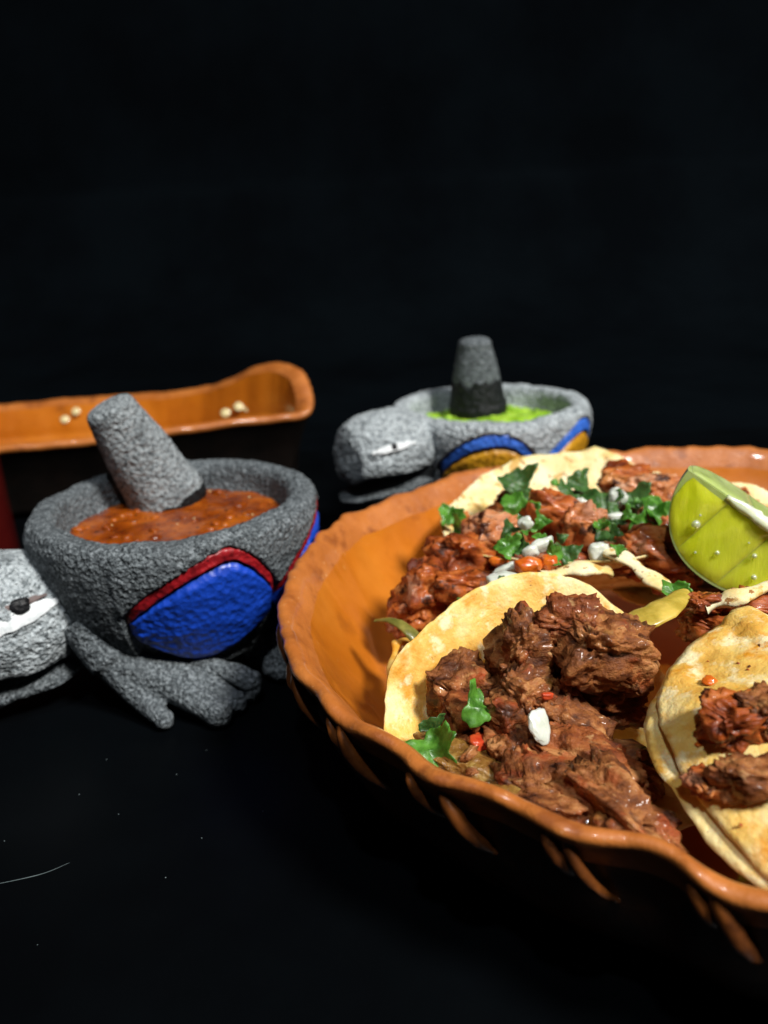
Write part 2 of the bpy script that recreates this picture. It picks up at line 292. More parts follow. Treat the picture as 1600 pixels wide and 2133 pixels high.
# ------------------------------------------------------------------ round clay platter with pinched rim
PC = np.array([0.137, 0.265])
RIMPTS = [(-246.6 + 0, .1693), (-223.4, .1705), (-206.5, .1785), (-195, .1776), (-185.5, .1779), (-175, .178), (-165.9, .1764), (-158.7, .1751), (-153.7, .1731), (-149.3, .1700),
          (-142.9, .1683), (-137.9, .1650), (-132.8, .1642), (-129.4, .1620), (-125.4, .1607), (-120, .1598), (-116.6, .1612), (-113.4, .1635), (-95, .168), (-60, .174), (0, .182), (50, .183), (65, .180), (78.5, .1744), (92.6, .1709), (113.4, .1693)]
_ra = np.array([a for a, _ in RIMPTS]); _rr = np.array([r for _, r in RIMPTS])
def rim_r(deg):
    d = (deg + 246.6) % 360 - 246.6
    return float(np.interp(d, _ra, _rr))
def scal(deg):
    d = (deg + 180) % 360 - 180
    near = max(0.0, min(1.0, (d + 172) / 18)) * max(0.0, min(1.0, (-30 - d) / 40))      # deeper pinches on the near side
    return math.cos(rad(30 * (deg + 140) + 30 * noise.noise(Vector((deg * .05, 1, 0))))) * (0.25 + 0.75 * near) * (0.8 + 0.6 * noise.noise(Vector((deg * .06, 0, 4))))
NTH = 720
# profile: (fraction of rim radius, height)
PROF_OUT = [(0.0, 0.004), (0.50, 0.002), (0.70, 0.002), (0.80, 0.005), (0.88, 0.013), (0.925, 0.024), (0.950, 0.036), (0.960, 0.044), (0.966, 0.0500)]
PROF_RIM = [(0.966, 0.0500), (0.978, 0.0545), (0.992, 0.0580), (0.9995, 0.0602), (0.998, 0.0618), (0.988, 0.0626), (0.976, 0.0620), (0.962, 0.0596), (0.948, 0.0562), (0.936, 0.0530)]
PROF_IN = [(0.936, 0.0530), (0.916, 0.0468), (0.890, 0.0400), (0.855, 0.0322), (0.81, 0.0240), (0.75, 0.0170), (0.66, 0.0135), (0.45, 0.0120), (0.2, 0.0115), (0.0, 0.0115)]
def platter_ring(prof, n):
    pr = spline([(a, b, 0) for a, b in prof], n); V = []
    for i in range(NTH):
        dg = i * 360 / NTH; R = rim_r(dg); s = scal(dg)
        w = fn((math.cos(rad(dg)) * 3, math.sin(rad(dg)) * 3, 0.3), 3)
        w2 = fn((math.cos(rad(dg)) * 14, math.sin(rad(dg)) * 14, 5.3), 2)
        for a, b, _ in pr:
            k = max(0.0, min(1.0, (a - 0.80) / 0.2)); k = k * k
            rr = a * R + k * (0.0013 * s + 0.0016 * w2)
            zz = b + k * (0.0018 * w + 0.0016 * w2 - 0.0011 * s)
            V.append((PC[0] + math.cos(rad(dg)) * rr, PC[1] + math.sin(rad(dg)) * rr, zz))
    return V, grid_faces(NTH, n, cu=True)
plat = empty('clay_platter', (PC[0], PC[1], 0), 'large round glazed orange clay platter with pinched wavy rim holding the tacos', 'platter')
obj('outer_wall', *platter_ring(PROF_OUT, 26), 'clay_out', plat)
obj('rim', *platter_ring(PROF_RIM, 22), 'rim', plat)
obj('inner_bowl', *platter_ring(PROF_IN, 34), 'glaze', plat)
for k in range(30):                       # pairs of finger-drawn ridges under each pinch of the rim
    dg0 = -140 + 12 * k
    for s in (-1, 1):
        path = []
        for t in np.linspace(0, 1, 12):
            dg = dg0 - 1.5 + s * (1.15 + 0.35 * t) + 3.6 * t + 0.7 * math.sin(k * 2.1 + s)
            R = rim_r(dg); a = 0.998 - 0.040 * t ** 1.4
            z = 0.0585 - (0.0165 + 0.0025 * s) * t
            path.append((PC[0] + math.cos(rad(dg)) * (a * R - 0.0008 + 0.0024 * math.sin(math.pi * t) ** .8), PC[1] + math.sin(rad(dg)) * (a * R - 0.0008 + 0.0024 * math.sin(math.pi * t) ** .8), z - 0.001))
        tt = np.linspace(0, 1, 12)
        v, f = tube(path, (0.0015 + 0.0004 * math.sin(k * 3.7 + s)) * np.sin(math.pi * np.clip(tt * 0.86 + 0.12, 0, 1)) ** 0.6 + 0.0004, 10, jitter=0.25, seed=k)
        obj('ridge', v, f, 'ridge', plat)

# ------------------------------------------------------------------ tortillas
def tortilla(name, mapping, R, parent, mat, seed=0, thick=0.0013, nr=44, nt=180, wob=0.0020, edge=0.05):
    pts = np.zeros((nr + 1, nt, 3))
    for i in range(nr + 1):
        for j in range(nt):
            th = 2 * math.pi * j / nt
            rr = R * (i / nr) * (1 + edge * fn((math.cos(th) * 1.6 + seed, math.sin(th) * 1.6, seed), 3) * (i / nr) + 0.006 * noise.noise(Vector((math.cos(th) * 26, math.sin(th) * 26, seed))) * (i / nr) ** 6)
            u, v = rr * math.cos(th), rr * math.sin(th)
            p = np.array(mapping(u, v))
            w = fn((u * 55 + seed, v * 55, seed * 1.7), 3) * wob
            pts[i, j] = p + np.array([0, 0, w])
    du = np.empty_like(pts); dv = np.empty_like(pts)
    du[1:-1] = pts[2:] - pts[:-2]; du[-1] = pts[-1] - pts[-2]; du[0] = pts[1] - pts[0]
    dv = np.roll(pts, -1, 1) - np.roll(pts, 1, 1); dv[0] = dv[1]
    n = np.cross(du, dv); n /= np.maximum(np.linalg.norm(n, axis=2, keepdims=True), 1e-12)
    n[0] = n[1].mean(0)
    prof = np.minimum(1, (1 - np.arange(nr + 1) / nr) * 9 + 0.45)[:, None, None]
    top = pts + n * thick * 0.5 * prof; bot = pts - n * thick * 0.5 * prof
    V = np.concatenate([top.reshape(-1, 3), bot.reshape(-1, 3)]); b = (nr + 1) * nt
    F = grid_faces(nr + 1, nt, cv=True) + [tuple(reversed(q)) for q in grid_faces(nr + 1, nt, cv=True, base=b)]
    F += [(nr * nt + j, b + nr * nt + j, b + nr * nt + (j + 1) % nt, nr * nt + (j + 1) % nt) for j in range(nt)]
    return obj(name, V, F, mat, parent)

def leaf_mesh(center, size, rot, seed=0, curl=0.5):
    """three-lobed toothed cilantro leaf, slightly cupped, thin but solid"""
    n, m = 72, 7; V = []
    for i in range(m + 1):
        for j in range(n):
            ph = 2 * math.pi * j / n
            lob = 0.84 + 0.15 * math.cos(3 * (ph - math.pi / 2)) + 0.055 * math.cos(9 * ph + 0.4 + seed) + 0.03 * math.cos(17 * ph + seed) + 0.30 * noise.noise(Vector((math.cos(ph) * 1.5, math.sin(ph) * 1.5, seed * 2.3)))
            if math.sin(ph) < -0.55: lob *= 0.75
            r = size * lob * i / m
            x, y = r * math.cos(ph), r * math.sin(ph)
            z = curl * (x * x - 0.5 * y * y) / size + 0.34 * size * noise.noise(Vector((x / size * 1.5 + seed, y / size * 1.5, seed))) + 0.08 * size * noise.noise(Vector((x / size * 5 + seed, y / size * 5, seed)))
            V.append((x, y, z))
    V = np.array(V); F = grid_faces(m + 1, n, cv=True); k = len(V)
    V2 = V.copy(); V2[:, 2] -= 0.00022
    F2 = [tuple(i + k for i in reversed(q)) for q in F] + [(m * n + j, k + m * n + j, k + m * n + (j + 1) % n, m * n + (j + 1) % n) for j in range(n)]
    return np.concatenate([V, V2]) @ rotm(rot, 'ZYX').T + np.array(center), F + F2
def bit(center, radii, rot, seed, box=0.2, sub=4):
    return blob(center, np.array(radii) * 0.86, rot, sub, seed, amp=0.26, mid=0.09, fine=0.02, box=box)
def meat(parent, px, py, z, radii, rot, seed, mat='beef', sub=5, dy=0.0, name='meat_chunk', **kw):
    c = atz(px, py, z) if not isinstance(px, tuple) else np.array(px)
    a = dict(amp=0.40, mid=0.22, fine=0.13, box=0.40, freq=1.35, fibre=0.06, sharp=0.05); a.update(kw)
    v, f = blob(c + np.array([0, dy, 0]), radii, rot, sub, seed, **a)
    return obj(name, v, f, mat, parent)
def crumbs(parent, pts, mat='beef', name='crumbs'):
    parts = []
    for i, (p, r) in enumerate(pts):
        parts.append(blob(p, (r, r * 0.8, r * 0.55), (rng.uniform(0, 360),) * 3, 2, i + 3, 0.4, 0.2, 0))
    o = obj(name, *join(parts), mat, parent); o['kind'] = 'stuff'; return o

# ---- taco in front: brown beef on an upright yellow tortilla
AX = np.array([0.97, 0.24, 0]); AN = np.array([-0.24, 0.97, 0]); AC = np.array([0.052, 0.212, 0.026])
_vs = np.linspace(-0.08, 0.08, 321); _ang = np.array([rad(-18 + (64 + 18) * (0.5 + 0.5 * math.tanh((v - 0.004) / 0.013))) for v in _vs])
_cs = np.concatenate([[0], np.cumsum(np.cos(_ang[:-1]) * np.diff(_vs))]); _cz = np.concatenate([[0], np.cumsum(np.sin(_ang[:-1]) * np.diff(_vs))])
_cs -= np.interp(0, _vs, _cs); _cz -= np.interp(0, _vs, _cz)
def mapA(u, v):
    s = np.interp(v, _vs, _cs); z = np.interp(v, _vs, _cz)
    k = max(0, -u / 0.06)
    p = AC + AX * u * (1 - 0.06 * k) + AN * (s - 4.0 * u * u * (v > 0) * (v / 0.06)) + np.array([0, 0, z * (1 - 0.42 * max(0, (u - .040) / .02) ** 2) - 0.012 * max(0, (u - .012) / .048) ** 2 + 0.020 * k * k * (1 - 0.4 * max(0, v) / 0.06)])
    return p
tacoA = empty('taco', AC, 'taco nearest the left rim, piled with dark brown shredded beef on an upright yellow tortilla', 'taco', 'tacos on the clay platter')
tortilla('tortilla', mapA, 0.060, tacoA, 'tortilla', seed=1.0)
A = [  # px, py, z, radii, rot, seed
    (958, 1432, .052, (.0105, .0085, .0080), (20, -15, 25), 11, 5), (985, 1500, .047, (.010, .008, .008), (0, 10, 60), 12, 4),
    (1095, 1355, .064, (.0105, .0100, .0145), (10, 12, 15), 13, 5), (1085, 1455, .054, (.010, .009, .012), (15, -5, 40), 14, 5),
    (1185, 1300, .074, (.0095, .0080, .0075), (25, 0, -20), 15, 5), (1255, 1355, .068, (.0145, .0100, .0110), (10, 20, 15), 16, 5),
    (1298, 1345, .066, (.0085, .0075, .0085), (0, 20, 50), 17, 4), (1262, 1462, .046, (.0110, .0090, .0080), (30, 0, 10), 18, 5),
    (1180, 1520, .047, (.0140, .0100, .0090), (5, 30, -35), 19, 5), (1090, 1560, .046, (.0140, .0110, .0085), (0, 10, -50), 20, 5),
    (1222, 1600, .047, (.0180, .0115, .0085), (5, 12, -42), 21, 5), (1140, 1660, .046, (.0130, .0090, .0080), (10, 0, -30), 22, 5),
    (1288, 1690, .049, (.0160, .0085, .0085), (0, 8, -52), 23, 5), (1020, 1570, .043, (.0090, .0080, .0060), (0, 0, 20), 24, 4),
    (1230, 1705, .044, (.0120, .0090, .0075), (15, 0, -20), 25, 4), (1325, 1762, .047, (.0110, .0080, .0070), (0, 10, -40), 26, 4),
    (1150, 1420, .050, (.0090, .0080, .0100), (0, 0, 0), 27, 4), (1300, 1610, .036, (.012, .008, .007), (0, 0, -50), 28, 4)]
for px, py, z, r, ro, sd, sub in A: meat(tacoA, px, py, z, r, ro, sd, 'beef_red' if sd % 3 == 0 else 'beef', sub=sub)
for i in range(44):                       # small chopped lumps over the pile
    px, py = rng.uniform(1000, 1350), rng.uniform(1300, 1740)
    if py > 1480: px = rng.uniform(960 + (py - 1480) * .75, 1230 + (py - 1480) * .5)
    elif px < 1060: py += 130
    z = 0.062 + (1350 - py) / 340 * 0.020 + rng.uniform(-.001, .003)
    k = rng.uniform(.0022, .0048)
    if 1185 < px < 1355 and 1420 < py < 1570: continue
    meat(tacoA, px, py, z, (k * 1.2, k, k * .8), (rng.uniform(0, 90), rng.uniform(0, 90), rng.uniform(0, 180)), 200 + i, rng.choice(['beef', 'beef', 'beef_red']), sub=4)
for i in range(60):                       # loose strands of beef pulled off the pile
    px, py = rng.uniform(960, 1360), 0
    py = rng.uniform(1300, 1500) if rng.random() < .4 else rng.uniform(1500, 1690)
    if py < 1480 and px < 1050: px += 120
    z = 0.062 + (1350 - py) / 340 * 0.022 + rng.uniform(-.001, .004)
    if 1185 < px < 1355 and 1420 < py < 1570: continue
    meat(tacoA, px, py, z, (rng.uniform(.0022, .0062), rng.uniform(.0008, .0019), rng.uniform(.0008, .0016)), (rng.uniform(-30, 30), rng.uniform(-40, 40), rng.uniform(-70, 70)), 60 + i, sub=3, name='meat_shred', fibre=.25)
obj('juice', *blob(atz(985, 1595, .0465), (.017, .0085, .0042), (0, 8, -35), 5, 5, .25, .15, .08), 'stew', tacoA)
obj('juice', *blob(atz(1085, 1680, .0465), (.011, .006, .0040), (0, 8, -30), 4, 6, .25, .15, .08), 'stew', tacoA)
obj('onion_piece', *bit(atz(1124, 1512, .0590), (.0042, .0056, .0013), (48, 8, 25), 3, .1), 'onion', tacoA)
obj('onion_piece', *bit(atz(1090, 1690, .0505), (.0045, .003, .0016), (20, 20, -30), 4), 'onion', tacoA)
obj('tomato_piece', *bit(atz(1000, 1545, .050), (.0048, .0040, .0022), (10, 20, 40), 5), 'tomato', tacoA)
obj('tomato_piece', *bit(atz(1030, 1505, .053), (.0040, .0030, .0020), (10, 0, 10), 6), 'tomato', tacoA)
obj('tomato_piece', *bit(atz(1140, 1450, .061), (.0022, .0012, .0014), (0, 0, 10), 7), 'tomato', tacoA)
obj('tomato_piece', *bit(atz(1365, 1700, .047), (.0022, .0030, .0020), (0, 0, 10), 8), 'tomato', tacoA)
obj('tomato_piece', *bit(atz(845, 1432, .0510), (.0016, .0011, .0006), (40, 0, -30), 9), 'tomato', tacoA)
obj('cilantro_leaf', *leaf_mesh(atz(1003, 1470, .0580), .0068, (30, 20, 140), 2), 'leaf', tacoA)
obj('cilantro_leaf', *leaf_mesh(atz(893, 1563, .0510), .0105, (42, -14, 200), 4, .7), 'leaf', tacoA)
obj('cilantro_leaf', *leaf_mesh(atz(905, 1515, .0500), .0050, (60, 30, 80), 6, .9), 'leaf_dark', tacoA)
sp = spline([atz(1280, 1305, .068), atz(1340, 1290, .071), atz(1400, 1258, .073), atz(1428, 1228, .073)], 14)
obj('tortilla_fold', *tube(sp, [.0030, .0044, .0052, .0056, .0058, .0058, .0055, .0052, .0048, .0042, .0036, .003, .0022, .001], 14, jitter=.2, flat=.30), 'tortilla_soaked', tacoA)  # yellow-green translucent fold of the tortilla

# ---- taco at the right: open double tortilla with a few lumps of meat
BC = np.array([0.1295, 0.155, 0.0735])
def mapB(u, v, dz=0.0, dx=0.0):
    x, y = u, v
    z = 0.13 * y + 0.05 * x - 3.6 * x * x * (x < 0) - 1.2 * max(0, x) ** 2 - 1.5 * y * y * (y > 0) - 13 * max(0, x + .012) * max(0, y + .01) + 0.0025 * math.sin(y * 70 + 1) * (x < -0.02)
    return BC + np.array([x + dx - 0.25 * y * 0.35, y, z + dz])
tacoB = empty('taco', BC - [0, 0, .05], 'taco at the right edge, open yellow double tortilla with few red-brown meat lumps', 'taco', 'tacos on the clay platter')
tortilla('tortilla', lambda u, v: mapB(u, v), 0.0595, tacoB, 'tortilla', seed=4.0)
tortilla('tortilla', lambda u, v: mapB(u, v, -.0024, -.0004), 0.0605, tacoB, 'tortilla', seed=4.6)
for px, py, dz, r, ro, sd, mt in [(1530, 1502, .004, (.0082, .0072, .0062), (0, 0, 10), 31, 'pastor'), (1592, 1478, .004, (.0078, .006, .005), (0, 0, 30), 32, 'beef'),
                              (1560, 1618, .003, (.0085, .0060, .0050), (0, 0, -10), 33, 'beef'), (1478, 1630, .001, (.0055, .0050, .0028), (0, 0, 20), 34, 'pastor'),
                              (1475, 1255, .001, (.0060, .0040, .0030), (0, 0, 0), 35, 'pastor')]:
    p = atz(px, py, .068)
    for _ in range(8): p = atz(px, py, mapB(p[0] - BC[0], p[1] - BC[1])[2] + dz)
    meat(tacoB, tuple(p), 0, 0, r, ro, sd, mt)
pts = []
for i in range(26):
    px, py = rng.uniform(1370, 1600), rng.uniform(1290, 1830)
    p = atz(px, py, .068)
    for _ in range(8): p = atz(px, py, mapB(p[0] - BC[0], p[1] - BC[1])[2] + .0010)
    if math.hypot(p[0] - BC[0], p[1] - BC[1]) < .056: pts.append((p, rng.choice([.0004, .0005, .0007, .0010])))
crumbs(tacoB, pts[::2], 'beef'); crumbs(tacoB, pts[1::2], 'pastor')
for px, py, r in [(1478, 1418, .0024), (1455, 1550, .0010), (1452, 1352, .0011)]:
    p = atz(px, py, .068)
    for _ in range(8): p = atz(px, py, mapB(p[0] - BC[0], p[1] - BC[1])[2] + .0012)
    obj('chile_piece', *bit(p, (r, r * .9, r * .5), (0, 0, 20), px), 'chile', tacoB)
for i, (x, y, z, r) in enumerate([(.105, .19, .045, .016), (.125, .16, .045, .022), (.115, .135, .046, .014), (.107, .224, .062, .010), (.122, .224, .065, .012), (.138, .220, .066, .013)]):
    meat(tacoB, (x, y, z), 0, 0, (r, r * .8, r * .62), (0, 0, 40 * i), 40 + i, 'pastor')

# ---- taco at the back left: red meat, onion, cilantro
CC = np.array([0.096, 0.334, 0.030])
def mapC(u, v):
    return CC + np.array([u + 0.10 * v, 0.93 * v, 9.0 * v * v * (1 if v > 0 else 0.85) + 6.0 * u * u * (u < 0)])
tacoC = empty('taco', CC, 'taco at the back left under the far rim, red meat heaped with cilantro and onion', 'taco', 'tacos on the clay platter')
tortilla('tortilla', mapC, 0.071, tacoC, 'tortilla_pale', seed=8.0)
for px, py, z, r, ro, sd in [(895, 1240, .050, (.0150, .0110, .0130), (0, 25, 30), 51), (975, 1160, .060, (.0170, .0105, .0105), (10, 15, 35), 52), (1030, 1110, .066, (.0120, .0090, .0080), (0, 0, 20), 53),
                             (960, 1225, .056, (.0120, .0080, .0080), (0, 0, -10), 54), (1165, 1090, .068, (.0150, .0110, .0120), (0, 20, -20), 55), (1215, 1110, .067, (.0100, .0080, .0120), (10, 0, 0), 56),
                             (1075, 1060, .060, (.0130, .0090, .0080), (0, 0, 0), 57), (950, 1095, .055, (.0070, .0060, .0065), (0, 0, 10), 58), (1120, 1180, .055, (.0180, .0120, .0100), (0, 0, 0), 59),
                             (850, 1285, .044, (.0080, .0070, .0080), (0, 0, 0), 61), (1215, 1060, .062, (.014, .009, .007), (0, 0, 0), 62)]:
    meat(tacoC, px, py, z, r, ro, sd, 'pastor_pale' if sd in (56, 53, 62) else 'pastor', sub=5, fibre=.03, sharp=.02, fine=.08)
for px, py, z, s, ro, sd, mt in [(1070, 1005, .075, .0135, (38, 10, 200), 1, 'leaf_dark'), (1075, 1065, .075, .0120, (50, -5, 10), 2, 'leaf'), (1210, 1010, .074, .0110, (40, 20, 90), 3, 'leaf_dark'),
                                 (1195, 1035, .074, .0110, (30, 10, 150), 4, 'leaf_dark'), (935, 1075, .066, .0090, (60, 20, 20), 5, 'leaf'), (955, 1115, .063, .0110, (55, -30, 240), 6, 'leaf'),
                                 (1060, 1140, .074, .0080, (45, 0, 60), 7, 'leaf'), (1250, 1050, .073, .0120, (35, 0, 30), 8, 'leaf_dark'), (1255, 1105, .070, .0115, (30, 15, 300), 9, 'leaf_dark'),
                                 (1185, 1150, .069, .0075, (30, 0, 170), 10, 'leaf_dark'), (1050, 1235, .067, .0070, (30, 0, 100), 11, 'leaf_dark'), (1280, 1075, .071, .0090, (40, -20, 100), 12, 'leaf_dark'), (958, 1262, .060, .0040, (40, -20, 100), 13, 'leaf')]:
    obj('cilantro_leaf', *leaf_mesh(atz(px, py, z), s * 0.78, ro, sd, .6), mt, tacoC)
for px, py, z, r, ro, sd in [(1050, 1212, .066, (.0075, .0050, .0040), (10, 0, -10), 1), (1130, 1135, .074, (.0062, .0022, .0034), (20, -15, 15), 2), (1105, 1150, .073, (.0040, .0020, .0030), (0, -20, 0), 3), (1095, 1090, .078, (.0034, .0024, .0030), (0, -30, 0), 4),
                             (1248, 1150, .068, (.0050, .0040, .0050), (0, 0, 10), 5), (1285, 1040, .074, (.0050, .0040, .0060), (10, 0, 10), 6), (970, 1255, .062, (.0034, .0020, .0020), (0, 0, 0), 7), (1210, 1050, .077, (.0030, .0030, .0030), (0, 0, 0), 8), (1055, 1185, .067, (.006, .002, .0025), (0, -20, 0), 9)]:
    obj('onion_piece', *bit(atz(px, py, z), r, ro, sd), 'onion', tacoC)
for px, py, z, r, ro, sd in [(1100, 1178, .070, (.0060, .0042, .0038), (0, 0, 0), 1), (1145, 1172, .070, (.0040, .0036, .0034), (0, 0, 0), 2), (1040, 1170, .069, (.0050, .0024, .0024), (0, 10, 0), 3)]:
    obj('chile_piece', *bit(atz(px, py, z), r, ro, sd, .15), 'chile', tacoC)
for i in range(22):                       # chopped scraps of leaf
    px, py = rng.uniform(1040, 1400), rng.uniform(1000, 1160)
    z = .0725 + rng.uniform(-.001, .003) - max(0, py - 1090) * .00004
    obj('cilantro_leaf', *leaf_mesh(atz(px, py, z), rng.uniform(.0022, .0050), (rng.uniform(20, 65), rng.uniform(-30, 30), rng.uniform(0, 360)), i * 1.7, .9), rng.choice(['leaf', 'leaf_dark']), tacoC if px < 1270 else tacoC)
obj('cilantro_stem', *tube(spline([atz(783, 1293, .050), atz(815, 1292, .053), atz(850, 1312, .052), atz(872, 1338, .048)], 14), np.linspace(.0012, .0036, 14), 12, jitter=.2, flat=.4), 'stem', tacoC)
def strip(pts, w, t, mat, parent, name='tortilla_flap', seed=0):
    p = spline(pts, 22)
    return obj(name, *tube(p, [w * (0.75 + 0.25 * math.sin(i * 0.5 + seed)) for i in range(22)], 16, jitter=.22, seed=seed, flat=t * .55), mat, parent)
strip([atz(1135, 1205, .066), atz(1180, 1188, .068), atz(1230, 1185, .068), atz(1268, 1190, .066)], .0055, .8, 'tortilla_pale', tacoC, seed=2)
strip([atz(822, 1440, .044), atz(818, 1390, .046), atz(826, 1340, .046)], .0022, 1.3, 'tortilla', tacoC, seed=3)
strip([atz(838, 1410, .042), atz(842, 1370, .043), atz(850, 1335, .044)], .0040, .7, 'tortilla', tacoC, seed=4)

# ---- taco at the back right, under the lime
DC = np.array([0.163, 0.297, 0.032])
def mapD(u, v):
    return DC + np.array([u - 0.15 * v, 0.96 * v - 0.10 * u, 9.5 * v * v + 1.0 * u * u])
tacoD = empty('taco', DC, 'taco at the back right beneath the lime wedge, orange-red meat in a pale tortilla', 'taco', 'tacos on the clay platter')
tortilla('tortilla', mapD, 0.064, tacoD, 'tortilla_pale', seed=12.0)
for px, py, z, r, ro, sd in [(1300, 1000, .068, (.013, .010, .008), (0, 0, 0), 71), (1360, 1030, .068, (.013, .010, .009), (0, 0, 30), 72), (1350, 1150, .066, (.015, .011, .010), (0, 0, 0), 73), (1420, 1110, .062, (.015, .011, .010), (0, 0, 0), 74),
                             (1465, 1240, .047, (.013, .010, .008), (0, 0, 0), 75), (1400, 1195, .058, (.010, .008, .008), (0, 0, 0), 76), (1560, 1150, .060, (.016, .012, .010), (0, 0, 0), 77), (1330, 1090, .062, (.012, .01, .008), (0, 0, 0), 78), (1500, 1060, .060, (.016, .012, .010), (0, 0, 0), 79)]:
    meat(tacoD, px, py, z, r, ro, sd, 'pastor_pale' if sd in (72, 75) else 'pastor', sub=5, fibre=.03, sharp=.02, fine=.08)
for px, py, z, s, ro, sd, mt in [(1375, 1070, .072, .0090, (50, 10, 20), 21, 'leaf'), (1345, 1085, .071, .0080, (40, 30, 120), 22, 'leaf'), (1320, 1045, .073, .0080, (40, 0, 220), 23, 'leaf_dark'), (1405, 1235, .068, .0060, (50, 0, 20), 24, 'leaf')]:
    obj('cilantro_leaf', *leaf_mesh(atz(px, py, z), s, ro, sd, .9), mt, tacoD)
obj('onion_piece', *bit(atz(1380, 1120, .071), (.0075, .0030, .0030), (0, 15, 0), 31), 'onion', tacoD)
obj('onion_piece', *bit(atz(1280, 1078, .070), (.0050, .0040, .0030), (0, 0, 0), 32), 'onion', tacoD)
obj('chile_piece', *bit(atz(1400, 1185, .063), (.0042, .0026, .0022), (0, 15, 0), 33, .1), 'chile', tacoD)
strip([atz(1268, 1148, .069), atz(1310, 1168, .069), atz(1350, 1200, .067), atz(1395, 1228, .065)], .0048, .75, 'tortilla_pale', tacoD, seed=6)
strip([atz(1470, 1262, .071), atz(1510, 1252, .073), atz(1560, 1236, .075), atz(1640, 1205, .077)], .0042, 1.2, 'tortilla_pale', tacoD, seed=9)
strip([atz(1365, 985, .068), atz(1400, 1000, .068), atz(1430, 1010, .067)], .0036, .6, 'tortilla_pale', tacoD, seed=10)

# ------------------------------------------------------------------ lime wedge
LC = aty(1580, 1080, 0.256)
LROT = np.array(Euler((0, 0, rad(-20))).to_matrix()) @ np.array(Euler((rad(-4), rad(34), 0)).to_matrix())
LA, LB = 0.0300, 0.0295
def lime_pt(x, rho, ang):
    """x along the core (-1..1), rho 0..1 from core to skin, ang in degrees round the core"""
    w = math.sqrt(max(0, 1 - min(1, abs(x)) ** 2.2)) * LB
    return LC + LROT @ np.array([x * LA, rho * w * math.cos(rad(ang)), rho * w * math.sin(rad(ang))])
lime = empty('lime_wedge', LC + LROT @ np.array([0, 0, -LB]), 'pale green lime wedge, cut side forward, resting on the tacos', 'lime')
A0, A1 = 268.0, 362.0
NX = 48
xs = np.sin(np.linspace(-math.pi / 2, math.pi / 2, NX))
obj('rind', [lime_pt(x, 1.0, a) for x in xs for a in np.linspace(A0, A1, 30)], grid_faces(NX, 30), 'lime_rind', lime)
for ang in (A0, A1):
    nrm = LROT @ np.array([0, math.sin(rad(ang)), -math.cos(rad(ang))]) * (1 if ang == A0 else -1)
    nrm = nrm * (1 if ang == A0 else 1)
    rho = np.concatenate([np.linspace(0, .9, 8), np.linspace(.91, 1, 4)])
    V = [lime_pt(x, r, ang) for x in xs for r in rho]
    obj('pith', V, grid_faces(NX, len(rho)), 'lime_pith', lime)
    # juicy segments standing a little proud of the pith
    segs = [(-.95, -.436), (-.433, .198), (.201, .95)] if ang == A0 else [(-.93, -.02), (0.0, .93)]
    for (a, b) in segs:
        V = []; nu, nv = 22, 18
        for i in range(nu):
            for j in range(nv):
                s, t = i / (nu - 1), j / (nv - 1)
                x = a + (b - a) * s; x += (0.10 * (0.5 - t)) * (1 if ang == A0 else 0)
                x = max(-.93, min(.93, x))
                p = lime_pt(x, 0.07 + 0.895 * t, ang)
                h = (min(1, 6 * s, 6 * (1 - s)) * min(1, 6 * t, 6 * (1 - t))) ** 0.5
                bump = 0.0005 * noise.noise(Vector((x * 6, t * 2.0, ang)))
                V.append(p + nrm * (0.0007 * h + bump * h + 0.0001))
        obj('pulp_segment', V, grid_faces(nu, nv), 'lime_pulp' if ang == A0 else 'lime_top', lime)
ridge = [lime_pt(x, 0, 0) for x in np.linspace(-.45, .93, 24)]
obj('core', *tube(ridge, [.0010 + .0016 * math.sin(math.pi * i / 23) for i in range(24)], 12, jitter=.5), 'lime_core', lime)
nf = LROT @ np.array([0, math.sin(rad(A0)), -math.cos(rad(A0))])
for x, r, s in [(-.52, .55, .0017), (-.1, .62, .0009), (.25, .40, .0010), (.42, .66, .0011), (-.55, .42, .0005), (.1, .30, .0004), (-.3, .8, .0005)]:
    obj('juice_drop', *blob(lime_pt(x, r, A0) + nf * (.0010 + s * .3), (s, s * .9, s), (0, 0, 0), 3, 1, 0.1, 0, 0), 'water', lime)

